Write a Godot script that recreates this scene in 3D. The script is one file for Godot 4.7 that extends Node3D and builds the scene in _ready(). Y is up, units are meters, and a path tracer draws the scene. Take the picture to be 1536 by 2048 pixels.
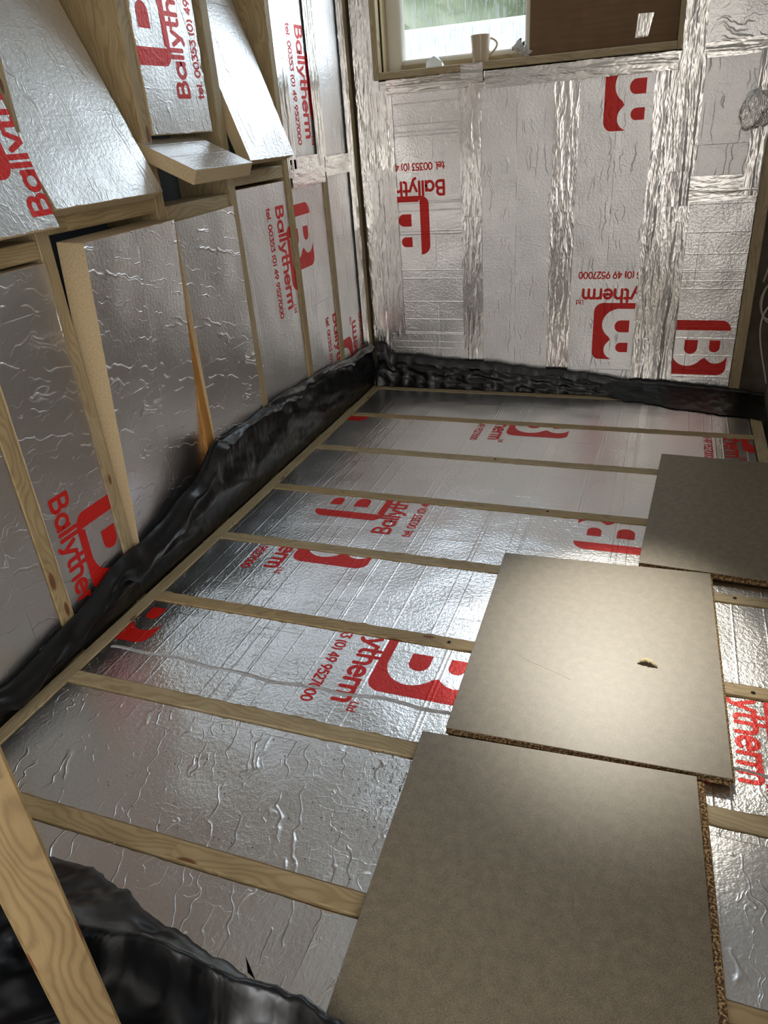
extends Node3D
# A timber-framed garden room being insulated: foil boards between joists and studs, black damp-proof sheet, loose chipboard.
# x to the right, -z to the back wall, y = 0 on top of the floor joists. Units are metres.

var M := {}                       # materials
var taken := {}                   # names in use
var rng := RandomNumberGenerator.new()
const LX := -1.475                # inner face of the studs of the left wall
const BZ := -3.66                 # inner face of the studs of the back wall
const UP := Vector3.UP
const RT := Vector3.RIGHT
const FW := Vector3.FORWARD

func _ready():
	rng.seed = 4711
	view_and_light()
	make_materials()
	shell()
	floor_frame()
	left_wall()
	back_wall()
	window_and_sill()
	floor_boards()
	plastic_sheets()
	loose_things()
	outside()

# ------------------------------------------------------------------ camera, sky, lights
func view_and_light():
	var cam := Camera3D.new()
	cam.name = "camera"
	cam.position = Vector3(0, 1.262, 0)
	cam.basis = Basis(UP, 0.38545) * Basis(RT, -0.48558) * Basis(Vector3.BACK, -0.08211)
	cam.fov = rad_to_deg(2.0 * atan(1024.0 / 1460.0))
	cam.near = 0.05
	add_child(cam)
	var e := Environment.new()
	e.background_mode = Environment.BG_SKY
	var s := ProceduralSkyMaterial.new()
	s.sky_top_color = Color(0.80, 0.86, 0.95)
	s.sky_horizon_color = Color(0.93, 0.95, 0.97)
	s.ground_bottom_color = Color(0.32, 0.33, 0.28)
	s.ground_horizon_color = Color(0.5, 0.52, 0.48)
	s.energy_multiplier = 2.0
	var sky := Sky.new()
	sky.sky_material = s
	e.sky = sky
	e.tonemap_mode = Environment.TONE_MAPPER_LINEAR
	e.tonemap_exposure = 1.9
	e.sdfgi_enabled = true
	e.ssao_enabled = true
	e.ssil_enabled = true
	var w := WorldEnvironment.new()
	w.name = "world"
	w.environment = e
	add_child(w)
	# overcast daylight: the open part of the back window, the doorway in the right wall beside the camera
	area("window_daylight", Vector3(-0.965, 1.85, -3.72), Vector2(0.55, 0.66), 180.0, Color(0.88, 0.95, 1.0), 0.22)
	area("window_top_daylight", Vector3(-0.37, 2.06, -3.72), Vector2(0.48, 0.22), 180.0, Color(0.88, 0.95, 1.0), 0.20)
	area("doorway_daylight", Vector3(0.46, 1.15, 0.70), Vector2(0.92, 2.0), 90.0, Color(1.0, 0.985, 0.97), 2.3)

func area(called, at: Vector3, size: Vector2, turn: float, c: Color, energy: float):
	var a := AreaLight3D.new()
	a.name = called
	a.position = at
	a.rotation_degrees.y = turn
	a.area_size = size
	a.light_color = c
	a.light_energy = energy
	a.area_range = 12.0
	a.shadow_enabled = true
	add_child(a)

# ------------------------------------------------------------------ naming
func numbered(called: String) -> String:
	if not taken.has(called):
		taken[called] = 0
		return called
	taken[called] += 1
	return "%s_%03d" % [called, taken[called]]

func thing(called: String, label: String, category: String, group := "", t := Transform3D()) -> Node3D:
	var o := Node3D.new()
	o.name = numbered(called)
	o.transform = t
	o.set_meta("label", label)
	o.set_meta("category", category)
	if group != "":
		o.set_meta("group", group)
	add_child(o)
	return o

func structure(called: String, t := Transform3D()) -> Node3D:
	var o := Node3D.new()
	o.name = numbered(called)
	o.transform = t
	o.set_meta("kind", "structure")
	add_child(o)
	return o

func part(parent: Node, called: String, mesh: Mesh, mat: Material, label := "", t := Transform3D()) -> MeshInstance3D:
	var o := MeshInstance3D.new()
	o.name = called
	o.mesh = mesh
	o.material_override = mat
	o.transform = t
	if label != "":
		o.set_meta("label", label)
	parent.add_child(o, true)
	return o

func frame(o: Vector3, u: Vector3, v: Vector3) -> Transform3D:
	u = u.normalized()
	v = (v - u * v.dot(u)).normalized()
	return Transform3D(Basis(u, v, u.cross(v)), o)

# ------------------------------------------------------------------ mesh helpers
func tool() -> SurfaceTool:
	var st := SurfaceTool.new()
	st.begin(Mesh.PRIMITIVE_TRIANGLES)
	return st

func tri(st: SurfaceTool, p: Array, n: Vector3, uv: Array):
	var order := [0, 1, 2]
	if (p[1] - p[0]).cross(p[2] - p[0]).dot(n) > 0.0:
		order = [0, 2, 1]
	for k in order:
		st.set_normal(n)
		st.set_uv(uv[k])
		st.add_vertex(p[k])

func quad(st: SurfaceTool, p: Array, n: Vector3, uv: Array):
	tri(st, [p[0], p[1], p[2]], n, [uv[0], uv[1], uv[2]])
	tri(st, [p[0], p[2], p[3]], n, [uv[0], uv[2], uv[3]])

# a chamfered box from a to b; the texture runs along `axis`, in metres, shifted by off
func add_box(st: SurfaceTool, a: Vector3, b: Vector3, bevel := 0.002, axis := 0, off := Vector2.ZERO):
	var c := (a + b) / 2.0
	var h := (b - a) / 2.0
	bevel = minf(bevel, minf(h.x, minf(h.y, h.z)) * 0.6)
	var uvof := func(p: Vector3, f: int) -> Vector2:
		var o := [0, 1, 2]
		o.erase(f)
		if f == axis:
			return Vector2(p[o[0]], p[o[1]]) + off
		o.erase(axis)
		return Vector2(p[axis], p[o[0]]) + off + Vector2(0, 0.07 * f)
	for f in 3:
		var i := (f + 1) % 3
		var j := (f + 2) % 3
		for s in [-1.0, 1.0]:
			var n := Vector3.ZERO
			n[f] = s
			var ps := []
			var uvs := []
			for k in [[-1, -1], [1, -1], [1, 1], [-1, 1]]:
				var p := c
				p[f] += s * h[f]
				p[i] += k[0] * (h[i] - bevel)
				p[j] += k[1] * (h[j] - bevel)
				ps.append(p)
				uvs.append(uvof.call(p, f))
			quad(st, ps, n, uvs)
	for f in 3:                                  # the chamfers run along f
		var i := (f + 1) % 3
		var j := (f + 2) % 3
		for si in [-1.0, 1.0]:
			for sj in [-1.0, 1.0]:
				var n := Vector3.ZERO
				n[i] = si
				n[j] = sj
				n = n.normalized()
				var ps := []
				var uvs := []
				for k in [[-1, 0], [1, 0], [1, 1], [-1, 1]]:
					var p := c
					p[f] += k[0] * (h[f] - bevel)
					p[i] += si * (h[i] - (bevel if k[1] == 1 else 0.0))
					p[j] += sj * (h[j] - (0.0 if k[1] == 1 else bevel))
					ps.append(p)
					uvs.append(uvof.call(p, j))
				quad(st, ps, n, uvs)
	for sx in [-1.0, 1.0]:
		for sy in [-1.0, 1.0]:
			for sz in [-1.0, 1.0]:
				var s := Vector3(sx, sy, sz)
				var q := c + h * s
				var t := [q - Vector3(0, sy, sz) * bevel, q - Vector3(sx, 0, sz) * bevel, q - Vector3(sx, sy, 0) * bevel]
				tri(st, t, s.normalized(), [Vector2.ZERO, Vector2.ZERO, Vector2.ZERO])

func box(a: Vector3, b: Vector3, bevel := 0.002, axis := 0, off := Vector2.ZERO) -> ArrayMesh:
	var st := tool()
	add_box(st, Vector3(minf(a.x, b.x), minf(a.y, b.y), minf(a.z, b.z)), Vector3(maxf(a.x, b.x), maxf(a.y, b.y), maxf(a.z, b.z)), bevel, axis, off)
	return st.commit()

# a grid of points p[i][j] with smooth normals
func sheet(p: Array, uvscale := 1.0) -> ArrayMesh:
	var ni := p.size()
	var nj: int = p[0].size()
	var st := tool()
	for i in ni:
		for j in nj:
			var du: Vector3 = p[mini(i + 1, ni - 1)][j] - p[maxi(i - 1, 0)][j]
			var dv: Vector3 = p[i][mini(j + 1, nj - 1)] - p[i][maxi(j - 1, 0)]
			var n := dv.cross(du)
			st.set_normal(n.normalized() if n.length() > 1e-9 else UP)
			st.set_uv(Vector2(i / float(ni - 1), j / float(nj - 1)) * uvscale)
			st.add_vertex(p[i][j])
	for i in ni - 1:
		for j in nj - 1:
			var a := i * nj + j
			for k in [a, a + nj, a + 1, a + 1, a + nj, a + nj + 1]:
				st.add_index(k)
	return st.commit()

func tube(path: Array, r: float, sides := 8) -> ArrayMesh:
	var rings := []
	var side := Vector3.ZERO
	for i in path.size():
		var d: Vector3 = (path[mini(i + 1, path.size() - 1)] - path[maxi(i - 1, 0)]).normalized()
		if side == Vector3.ZERO:
			side = d.cross(UP if absf(d.y) < 0.9 else RT).normalized()
		side = (side - d * side.dot(d)).normalized()
		var up := d.cross(side)
		var ring := []
		for k in sides + 1:
			var a := TAU * k / sides
			ring.append(path[i] + (side * cos(a) + up * sin(a)) * r)
		rings.append(ring)
	return sheet(rings)

func lathe(profile: Array, sides := 40) -> ArrayMesh:
	var rings := []
	for k in sides + 1:
		var a := TAU * k / sides
		var ring := []
		for q in profile:
			ring.append(Vector3(q.x * cos(a), q.y, q.x * sin(a)))
		rings.append(ring)
	return sheet(rings)

func disc(r: float, at: Vector3, n: Vector3) -> ArrayMesh:
	var st := tool()
	var u := n.cross(RT if absf(n.x) < 0.9 else UP).normalized()
	var v := n.cross(u)
	for k in 12:
		var a := TAU * k / 12.0
		var b := TAU * (k + 1) / 12.0
		tri(st, [at, at + (u * cos(a) + v * sin(a)) * r, at + (u * cos(b) + v * sin(b)) * r], n, [Vector2.ZERO, Vector2.ZERO, Vector2.ZERO])
	return st.commit()

# ------------------------------------------------------------------ textures and materials
func noise(freq: float, sd: int, octaves := 1, kind := FastNoiseLite.TYPE_SIMPLEX) -> FastNoiseLite:
	var n := FastNoiseLite.new()
	n.noise_type = kind
	n.frequency = freq
	n.seed = sd
	n.fractal_type = FastNoiseLite.FRACTAL_FBM if octaves > 1 else FastNoiseLite.FRACTAL_NONE
	n.fractal_octaves = octaves
	return n

func float_texture(w: int, h: int, f: Callable) -> ImageTexture:
	var data := PackedFloat32Array()
	data.resize(w * h)
	var k := 0
	for y in h:
		for x in w:
			data[k] = f.call(x, y)
			k += 1
	return ImageTexture.create_from_image(Image.create_from_data(w, h, false, Image.FORMAT_RF, data.to_byte_array()))

func color_texture(w: int, h: int, f: Callable) -> ImageTexture:
	var data := PackedByteArray()
	data.resize(w * h * 3)
	var k := 0
	for y in h:
		for x in w:
			var c: Color = f.call(x, y)
			data[k] = clampi(int(c.r * 255.0), 0, 255)
			data[k + 1] = clampi(int(c.g * 255.0), 0, 255)
			data[k + 2] = clampi(int(c.b * 255.0), 0, 255)
			k += 3
	return ImageTexture.create_from_image(Image.create_from_data(w, h, false, Image.FORMAT_RGB8, data))

# relief of a foil facing, 1.9 m (2048 px) by 0.475 m (512 px); `across` and `along` give the strength of the wrinkles in each direction
func foil_relief(sd: int, fine: float, across: float, along: float, score: float) -> ImageTexture:
	var na := noise(0.16, sd)
	var nb := noise(0.05, sd + 1, 2)
	var nd := noise(0.012, sd + 7, 1)
	var wave := noise(0.012, sd + 3, 2)
	var mask := noise(0.006, sd + 4, 2)
	var low := noise(0.004, sd + 5)
	var lines := []
	var r := RandomNumberGenerator.new()
	r.seed = sd
	for k in 26:
		lines.append(r.randf() * 2048.0)
	lines.sort()
	var score_row := PackedFloat32Array()
	score_row.resize(2048)
	for x in 2048:
		var s := 0.0
		for l in lines:
			var d: float = absf(x - l)
			if d < 4.0:
				s += 1.0 - d / 4.0
		score_row[x] = s
	return float_texture(2048, 512, func(x: float, y: float):
		var h := fine * (0.45 * na.get_noise_2d(x, y) + 1.0 * nb.get_noise_2d(x, y)) + 1.6 * low.get_noise_2d(x, y)
		var w := 22.0 * wave.get_noise_2d(x, y)
		if across > 0.0:                      # wrinkles that run across the strip
			var q := absf(nd.get_noise_2d((x + 0.55 * w + 0.30 * y) * 1.1, y * 0.055))
			if q < 0.14:
				h += across * pow(1.0 - q / 0.14, 2.0) * clampf(0.35 + 2.6 * mask.get_noise_2d(x * 1.6, y * 0.9), 0.0, 1.0)
			q = absf(nd.get_noise_2d((x + 0.8 * w - 0.12 * y) * 1.7 + 5000.0, y * 0.12))
			if q < 0.10:
				h += 0.5 * across * pow(1.0 - q / 0.10, 2.0) * clampf(0.2 + 2.6 * mask.get_noise_2d(x * 2.0 + 700.0, y * 1.5), 0.0, 1.0)
		if along > 0.0:                       # wrinkles that run along it
			var q := absf(nd.get_noise_2d(x * 0.05 + 900.0, (y + 0.45 * w) * 1.5))
			if q < 0.11:
				h += along * pow(1.0 - q / 0.11, 2.0) * clampf(0.35 + 2.2 * mask.get_noise_2d(x + 400.0, y), 0.0, 1.0)
		h += score * score_row[x]
		return h * 0.25 + 0.5)

func std(c: Color, rough := 0.6, metal := 0.0) -> StandardMaterial3D:
	var m := StandardMaterial3D.new()
	m.albedo_color = c
	m.roughness = rough
	m.metallic = metal
	return m

func relief(m: StandardMaterial3D, t: Texture2D, cm: float):
	m.heightmap_enabled = true
	m.heightmap_texture = t
	m.heightmap_scale = cm

func scaled(m: StandardMaterial3D, sx: float, sy: float) -> StandardMaterial3D:
	m.uv1_scale = Vector3(sx, sy, 1)
	return m

func solid(m: StandardMaterial3D, s: float) -> StandardMaterial3D:      # laid on by the thing's own axes
	m.uv1_triplanar = true
	m.uv1_scale = Vector3(s, s, s)
	return m

func wood_texture(sd: int, light: Color, dark: Color, knots: int) -> ImageTexture:
	var warp := noise(0.004, sd, 2)
	var fibre := noise(0.3, sd + 1, 2)
	var broad := noise(0.01, sd + 2, 2)
	var r := RandomNumberGenerator.new()
	r.seed = sd
	var ks := []
	for k in knots:
		ks.append(Vector3(r.randf() * 1024.0, r.randf() * 512.0, r.randf_range(9.0, 17.0)))
	return color_texture(1024, 512, func(x: float, y: float):
		var q := y + 46.0 * warp.get_noise_2d(x * 0.55, y * 1.4)
		var knot := 0.0
		for k in ks:
			var dx: float = (x - k.x) * 0.45
			var dy: float = y - k.y
			var d := sqrt(dx * dx + dy * dy)
			if d < 90.0:
				q += signf(dy) * k.z * 1.6 * exp(-d / 26.0)
				knot = maxf(knot, smoothstep(k.z, k.z * 0.55, d))
		var ring := pow(0.5 + 0.5 * sin(q * 0.32 + 2.0 * broad.get_noise_2d(x, y)), 2.2)
		var f := 0.5 + 0.5 * fibre.get_noise_2d(x * 0.06, y * 1.3)
		var t := clampf(0.50 * ring + 0.28 * f + 0.25 * broad.get_noise_2d(x * 0.5, y), 0.0, 1.0)
		var c := light.lerp(dark, t)
		return c.lerp(Color(0.36, 0.19, 0.08), knot * 0.75))

func make_materials():
	var ra := foil_relief(11, 0.20, 2.3, 0.35, 0.15)
	var rb := foil_relief(37, 0.32, 0.5, 0.5, 0.8)
	var rc := foil_relief(71, 0.26, 0.5, 2.0, 0.15)
	for k in 3:
		var f := std(Color(0.90, 0.895, 0.89), [0.33, 0.28, 0.42][k], 1.0)
		relief(f, [ra, rb, rc][k], 0.34)
		M["foil%d" % k] = f
		var p := std(Color(0.80, 0.12, 0.09), 0.42, 0.25)
		relief(p, [ra, rb, rc][k], 0.34)
		M["print%d" % k] = p
	var c1 := noise(0.011, 5, 2)
	var c2 := noise(0.03, 6, 1)
	var crumple := float_texture(768, 768, func(x: float, y: float):
		var a := absf(c1.get_noise_2d(x, y * 0.6))
		var b := absf(c2.get_noise_2d(x, y))
		return 0.5 - 0.8 * a - 0.22 * b)
	M.tape = scaled(std(Color(0.86, 0.85, 0.835), 0.22, 1.0), 2.4, 0.8)
	relief(M.tape, crumple, 0.16)
	var foamn := noise(0.12, 8, 3)
	var foamt := color_texture(256, 256, func(x: float, y: float):
		var t := 0.5 + 0.5 * foamn.get_noise_2d(x, y)
		return Color(0.75, 0.67, 0.53).lerp(Color(0.66, 0.575, 0.435), t))
	M.foam = solid(std(Color.WHITE, 0.9), 4.0)
	M.foam.albedo_texture = foamt
	relief(M.foam, foamt, 0.15)
	M.foil_back = std(Color(0.82, 0.80, 0.77), 0.5, 0.9)
	M.card_facing = solid(std(Color(0.62, 0.60, 0.56), 0.55, 0.35), 3.0)
	for k in 4:
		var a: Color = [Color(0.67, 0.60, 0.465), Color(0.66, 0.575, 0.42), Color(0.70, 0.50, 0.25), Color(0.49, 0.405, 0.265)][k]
		var b: Color = [Color(0.54, 0.465, 0.335), Color(0.51, 0.425, 0.285), Color(0.52, 0.33, 0.13), Color(0.36, 0.285, 0.165)][k]  # last pair: pine like the rest, darkened to put the post's shade into colour
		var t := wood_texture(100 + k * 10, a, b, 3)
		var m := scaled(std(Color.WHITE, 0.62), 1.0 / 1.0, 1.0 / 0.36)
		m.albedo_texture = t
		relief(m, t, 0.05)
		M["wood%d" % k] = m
	var h1 := noise(0.45, 21, 2)
	var h2 := noise(0.11, 22, 2)
	var h3 := noise(0.012, 23, 2)
	var chip := color_texture(1024, 1024, func(x: float, y: float):
		var a := h1.get_noise_2d(x * 1.5, y * 0.55)
		var b := h2.get_noise_2d(x, y)
		var t := clampf(0.45 + 0.95 * a + 0.14 * b + 0.14 * h3.get_noise_2d(x, y), 0.0, 1.0)
		var c := Color(0.31, 0.275, 0.22).lerp(Color(0.60, 0.545, 0.44), t)
		if h1.get_noise_2d(x * 0.7 + 3000.0, y * 1.4) > 0.62:
			c = c.lerp(Color(0.74, 0.66, 0.50), 0.6)
		elif a < -0.55:
			c = c.darkened(0.3)
		return c)
	M.chipboard = scaled(std(Color.WHITE, 0.46), 2.2, 2.2)
	M.chipboard.albedo_texture = chip
	M.chipboard.metallic_specular = 0.6
	relief(M.chipboard, chip, 0.012)
	var g1 := noise(0.05, 31, 2)
	var g2 := noise(0.13, 32, 2)
	var edge := color_texture(512, 512, func(x: float, y: float):
		var t := clampf(0.5 + 0.9 * g1.get_noise_2d(x, y) + 0.5 * g2.get_noise_2d(x, y), 0.0, 1.0)
		return Color(0.28, 0.19, 0.11).lerp(Color(0.78, 0.64, 0.44), t))
	M.chip_edge = solid(std(Color.WHITE, 0.85), 4.5)
	M.chip_edge.albedo_texture = edge
	relief(M.chip_edge, edge, 0.5)
	var k1 := noise(0.012, 41, 3)
	var k2 := noise(0.05, 42, 2)
	var folds := float_texture(512, 512, func(x: float, y: float):
		return 0.5 + 0.4 * k1.get_noise_2d(x, y) - 0.35 * absf(k1.get_noise_2d(x * 1.7 + 300.0, y * 0.9)) + 0.02 * k2.get_noise_2d(x, y))
	M.plastic = solid(std(Color(0.035, 0.035, 0.04), 0.32), 0.9)
	relief(M.plastic, folds, 0.5)
	M.sheathing = solid(std(Color(0.36, 0.39, 0.42), 0.8), 1.0)
	var s1 := noise(0.02, 51, 3)
	var plast := color_texture(256, 256, func(x: float, y: float):
		return Color(0.44, 0.40, 0.35).lerp(Color(0.36, 0.32, 0.27), 0.5 + 0.6 * s1.get_noise_2d(x, y)))
	M.cement = solid(std(Color.WHITE, 0.85), 1.5)
	M.cement.albedo_texture = plast
	M.lining = solid(std(Color(0.80, 0.775, 0.745), 0.8), 1.0)
	M.roof = solid(std(Color(0.92, 0.915, 0.90), 0.7), 1.0)
	M.concrete = solid(std(Color(0.35, 0.34, 0.32), 0.9), 1.0)
	M.hole = std(Color(0.05, 0.04, 0.03), 0.9)
	M.upvc = std(Color(0.86, 0.83, 0.76), 0.35)
	M.mug = std(Color(0.72, 0.64, 0.54), 0.25)
	M.white_plastic = std(Color(0.9, 0.91, 0.9), 0.4)
	M.white_plastic.backlight_enabled = true
	M.white_plastic.backlight = Color(0.5, 0.52, 0.52)
	M.cable = std(Color(0.80, 0.77, 0.70), 0.45)
	M.nail = std(Color(0.78, 0.76, 0.72), 0.3, 0.8)
	var b1 := noise(0.05, 61, 2)
	var cardt := color_texture(256, 512, func(x: float, y: float):
		var t := 0.5 + 0.35 * b1.get_noise_2d(x * 3.0, y * 0.12) + 0.2 * b1.get_noise_2d(x * 0.4, y * 0.4 + 700.0)
		return Color(0.47, 0.36, 0.25).lerp(Color(0.40, 0.30, 0.20), t))
	M.cardboard = scaled(std(Color.WHITE, 0.8), 1.0, 1.0)
	M.cardboard.albedo_texture = cardt
	M.cardboard.backlight_enabled = true
	M.cardboard.backlight = Color(0.16, 0.09, 0.04)
	M.glass = std(Color(1, 1, 1, 0.04), 0.05)
	M.glass.transparency = BaseMaterial3D.TRANSPARENCY_ALPHA

# ------------------------------------------------------------------ red print: a round stroke alphabet and the block letter mark
func arc(cx: float, cy: float, rx: float, ry: float, a0: float, a1: float, n := 10) -> PackedVector2Array:
	var p := PackedVector2Array()
	for k in n + 1:
		var a := deg_to_rad(lerpf(a0, a1, k / float(n)))
		p.append(Vector2(cx + rx * cos(a), cy + ry * sin(a)))
	return p

func pl(a: Array) -> PackedVector2Array:
	var p := PackedVector2Array()
	for k in range(0, a.size(), 2):
		p.append(Vector2(a[k], a[k + 1]))
	return p

# strokes in units of the cap height, and the advance
func glyph(c: String) -> Array:
	match c:
		"B": return [[pl([0.1, 0, 0.1, 1.0, 0.36, 1.0]) + arc(0.36, 0.76, 0.2, 0.24, 90, -90, 8) + pl([0.1, 0.52]), pl([0.36, 0.52]) + arc(0.38, 0.26, 0.24, 0.26, 90, -90, 8) + pl([0.1, 0])], 0.74]
		"a": return [[arc(0.34, 0.34, 0.26, 0.34, 0, 360, 16), pl([0.60, 0.68, 0.60, 0.0])], 0.74]
		"l": return [[pl([0.1, 0, 0.1, 1.02])], 0.25]
		"y": return [[pl([0.06, 0.68, 0.30, 0.04]), pl([0.54, 0.68, 0.26, -0.16, 0.12, -0.26])], 0.62]
		"t": return [[pl([0.18, 0.95, 0.18, 0.16]) + arc(0.32, 0.14, 0.14, 0.14, 180, 280, 5), pl([0.03, 0.66, 0.36, 0.66])], 0.44]
		"h": return [[pl([0.1, 0, 0.1, 1.02]), arc(0.32, 0.44, 0.22, 0.24, 180, 0, 8) + pl([0.54, 0.0])], 0.67]
		"e": return [[pl([0.07, 0.37, 0.59, 0.37]) + arc(0.33, 0.34, 0.26, 0.34, 5, 315, 14)], 0.68]
		"r": return [[pl([0.1, 0, 0.1, 0.68]), arc(0.30, 0.42, 0.20, 0.26, 180, 70, 6)], 0.43]
		"m": return [[pl([0.1, 0, 0.1, 0.68]), arc(0.28, 0.46, 0.18, 0.22, 180, 0, 8) + pl([0.46, 0.0]), arc(0.64, 0.46, 0.18, 0.22, 180, 0, 8) + pl([0.82, 0.0])], 0.94]
		"L": return [[pl([0.1, 1.0, 0.1, 0.0, 0.5, 0.0])], 0.56]
		"d": return [[arc(0.34, 0.34, 0.26, 0.34, 0, 360, 16), pl([0.60, 1.02, 0.60, 0.0])], 0.74]
		".": return [[pl([0.1, 0, 0.1, 0.02])], 0.26]
		"0": return [[arc(0.35, 0.5, 0.28, 0.5, 0, 360, 18)], 0.74]
		"2": return [[arc(0.32, 0.73, 0.24, 0.27, 165, -35, 8) + pl([0.08, 0.0, 0.58, 0.0])], 0.66]
		"3": return [[pl([0.08, 1.0, 0.54, 1.0, 0.28, 0.62]) + arc(0.28, 0.31, 0.27, 0.31, 80, -135, 9)], 0.64]
		"4": return [[pl([0.48, 0.0, 0.48, 1.0, 0.06, 0.3, 0.62, 0.3])], 0.70]
		"5": return [[pl([0.52, 1.0, 0.16, 1.0, 0.12, 0.58]) + arc(0.29, 0.33, 0.27, 0.33, 110, -140, 9)], 0.64]
		"7": return [[pl([0.06, 1.0, 0.56, 1.0, 0.22, 0.0])], 0.62]
		"9": return [[arc(0.33, 0.69, 0.26, 0.31, 0, 360, 14), pl([0.59, 0.69, 0.28, 0.0])], 0.70]
		"(": return [[arc(0.40, 0.42, 0.28, 0.62, 130, 230, 6)], 0.36]
		")": return [[arc(-0.04, 0.42, 0.28, 0.62, 50, -50, 6)], 0.36]
	return [[], 0.34]

var motif := []                   # convex pieces of the whole print, in metres, x along the text and y up from the foot of the mark

func line_of_text(text: String, x0: float, y0: float, cap: float, width: float, weight: float):
	var adv := 0.0
	for c in text:
		adv += glyph(c)[1]
	var sx := width / adv
	var x := x0
	for c in text:
		var g := glyph(c)
		for s in g[0]:
			for k in s.size() - 1:
				motif.append(capsule(Vector2(x + s[k].x * sx, y0 + s[k].y * cap), Vector2(x + s[k + 1].x * sx, y0 + s[k + 1].y * cap), weight))
		x += g[1] * sx

func capsule(a: Vector2, b: Vector2, w: float) -> PackedVector2Array:
	var d := (b - a).normalized()
	if d == Vector2.ZERO:
		d = Vector2.RIGHT
	var p := PackedVector2Array()
	for k in 6:
		p.append(b + d.rotated(-PI / 2 + PI * k / 5.0) * w)
	for k in 6:
		p.append(a + d.rotated(PI / 2 + PI * k / 5.0) * w)
	return p

func make_motif():
	line_of_text("Ballytherm", 0.0, -0.062, 0.060, 0.406, 0.0062)
	line_of_text("tel. 00353 (0) 49 9527000", 0.0, -0.142, 0.029, 0.425, 0.0029)
	line_of_text("Ltd", 0.395, -0.012, 0.021, 0.036, 0.0018)
	var w := 0.258
	var h := 0.272
	var at := func(a: PackedVector2Array) -> PackedVector2Array:
		var p := PackedVector2Array()
		for q in a:
			p.append(Vector2(0.085 + q.x * w, q.y * h))
		return p
	var shapes := []
	# strip on the left with a curled top, the foot, the right side whose inner edge is the outline of the B
	shapes.append(PackedVector2Array([Vector2(0.18, 0.06), Vector2(0.18, 1.0)]) + arc(0.18, 0.84, 0.18, 0.16, 90, 180, 8) + arc(0.16, 0.14, 0.16, 0.14, 180, 270, 8) + PackedVector2Array([Vector2(0.22, 0.0), Vector2(0.22, 0.1)]))
	shapes.append(pl([0.2, 0.0, 0.7, 0.0, 0.7, 0.1, 0.2, 0.1]))
	var right := pl([0.66, 0.0, 0.84, 0.0]) + arc(0.84, 0.16, 0.16, 0.16, -90, 0, 8) + arc(0.86, 0.86, 0.14, 0.14, 0, 80, 6) + pl([0.73, 1.0])
	right.append_array(arc(0.56, 0.82, 0.225, 0.19, 70, -40, 8))
	right.append_array(pl([0.68, 0.645]))
	right.append_array(arc(0.54, 0.37, 0.30, 0.27, 55, -80, 10))
	shapes.append(right)
	shapes.append(pl([0.357, 0.30, 0.51, 0.30]) + arc(0.51, 0.405, 0.105, 0.105, -90, 90, 8) + pl([0.357, 0.51]))
	shapes.append(pl([0.357, 0.695, 0.49, 0.695]) + arc(0.49, 0.78, 0.085, 0.085, -90, 90, 8) + pl([0.357, 0.865]))
	for s in shapes:
		for c in Geometry2D.decompose_polygon_in_convex(at.call(s)):
			motif.append(c)

# the print that falls on a face (0,0)-(w,h); each entry of prints is [u, v, turn in degrees]
func print_mesh(prints: Array, clip: PackedVector2Array, lift: float, uv: Callable) -> ArrayMesh:
	var st := tool()
	var box_ := Rect2(clip[0], Vector2.ZERO)
	for c in clip:
		box_ = box_.expand(c)
	var any := false
	for pr in prints:
		var t := Transform2D(deg_to_rad(pr[2]), Vector2(pr[0], pr[1]))
		var k_ := 0
		for m in motif:
			k_ += 1
			var z := lift + (k_ % 16) * 0.00001
			var q: PackedVector2Array = t * m
			var b := Rect2(q[0], Vector2.ZERO)
			for c in q:
				b = b.expand(c)
			if not box_.intersects(b):
				continue
			for piece in ([q] if box_.encloses(b) and clip.size() == 4 else Geometry2D.intersect_polygons(q, clip)):
				for k in range(1, piece.size() - 1):
					any = true
					tri(st, [Vector3(piece[0].x, piece[0].y, z), Vector3(piece[k].x, piece[k].y, z), Vector3(piece[k + 1].x, piece[k + 1].y, z)], Vector3.BACK, [uv.call(piece[0]), uv.call(piece[k]), uv.call(piece[k + 1])])
	return st.commit() if any else null

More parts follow.
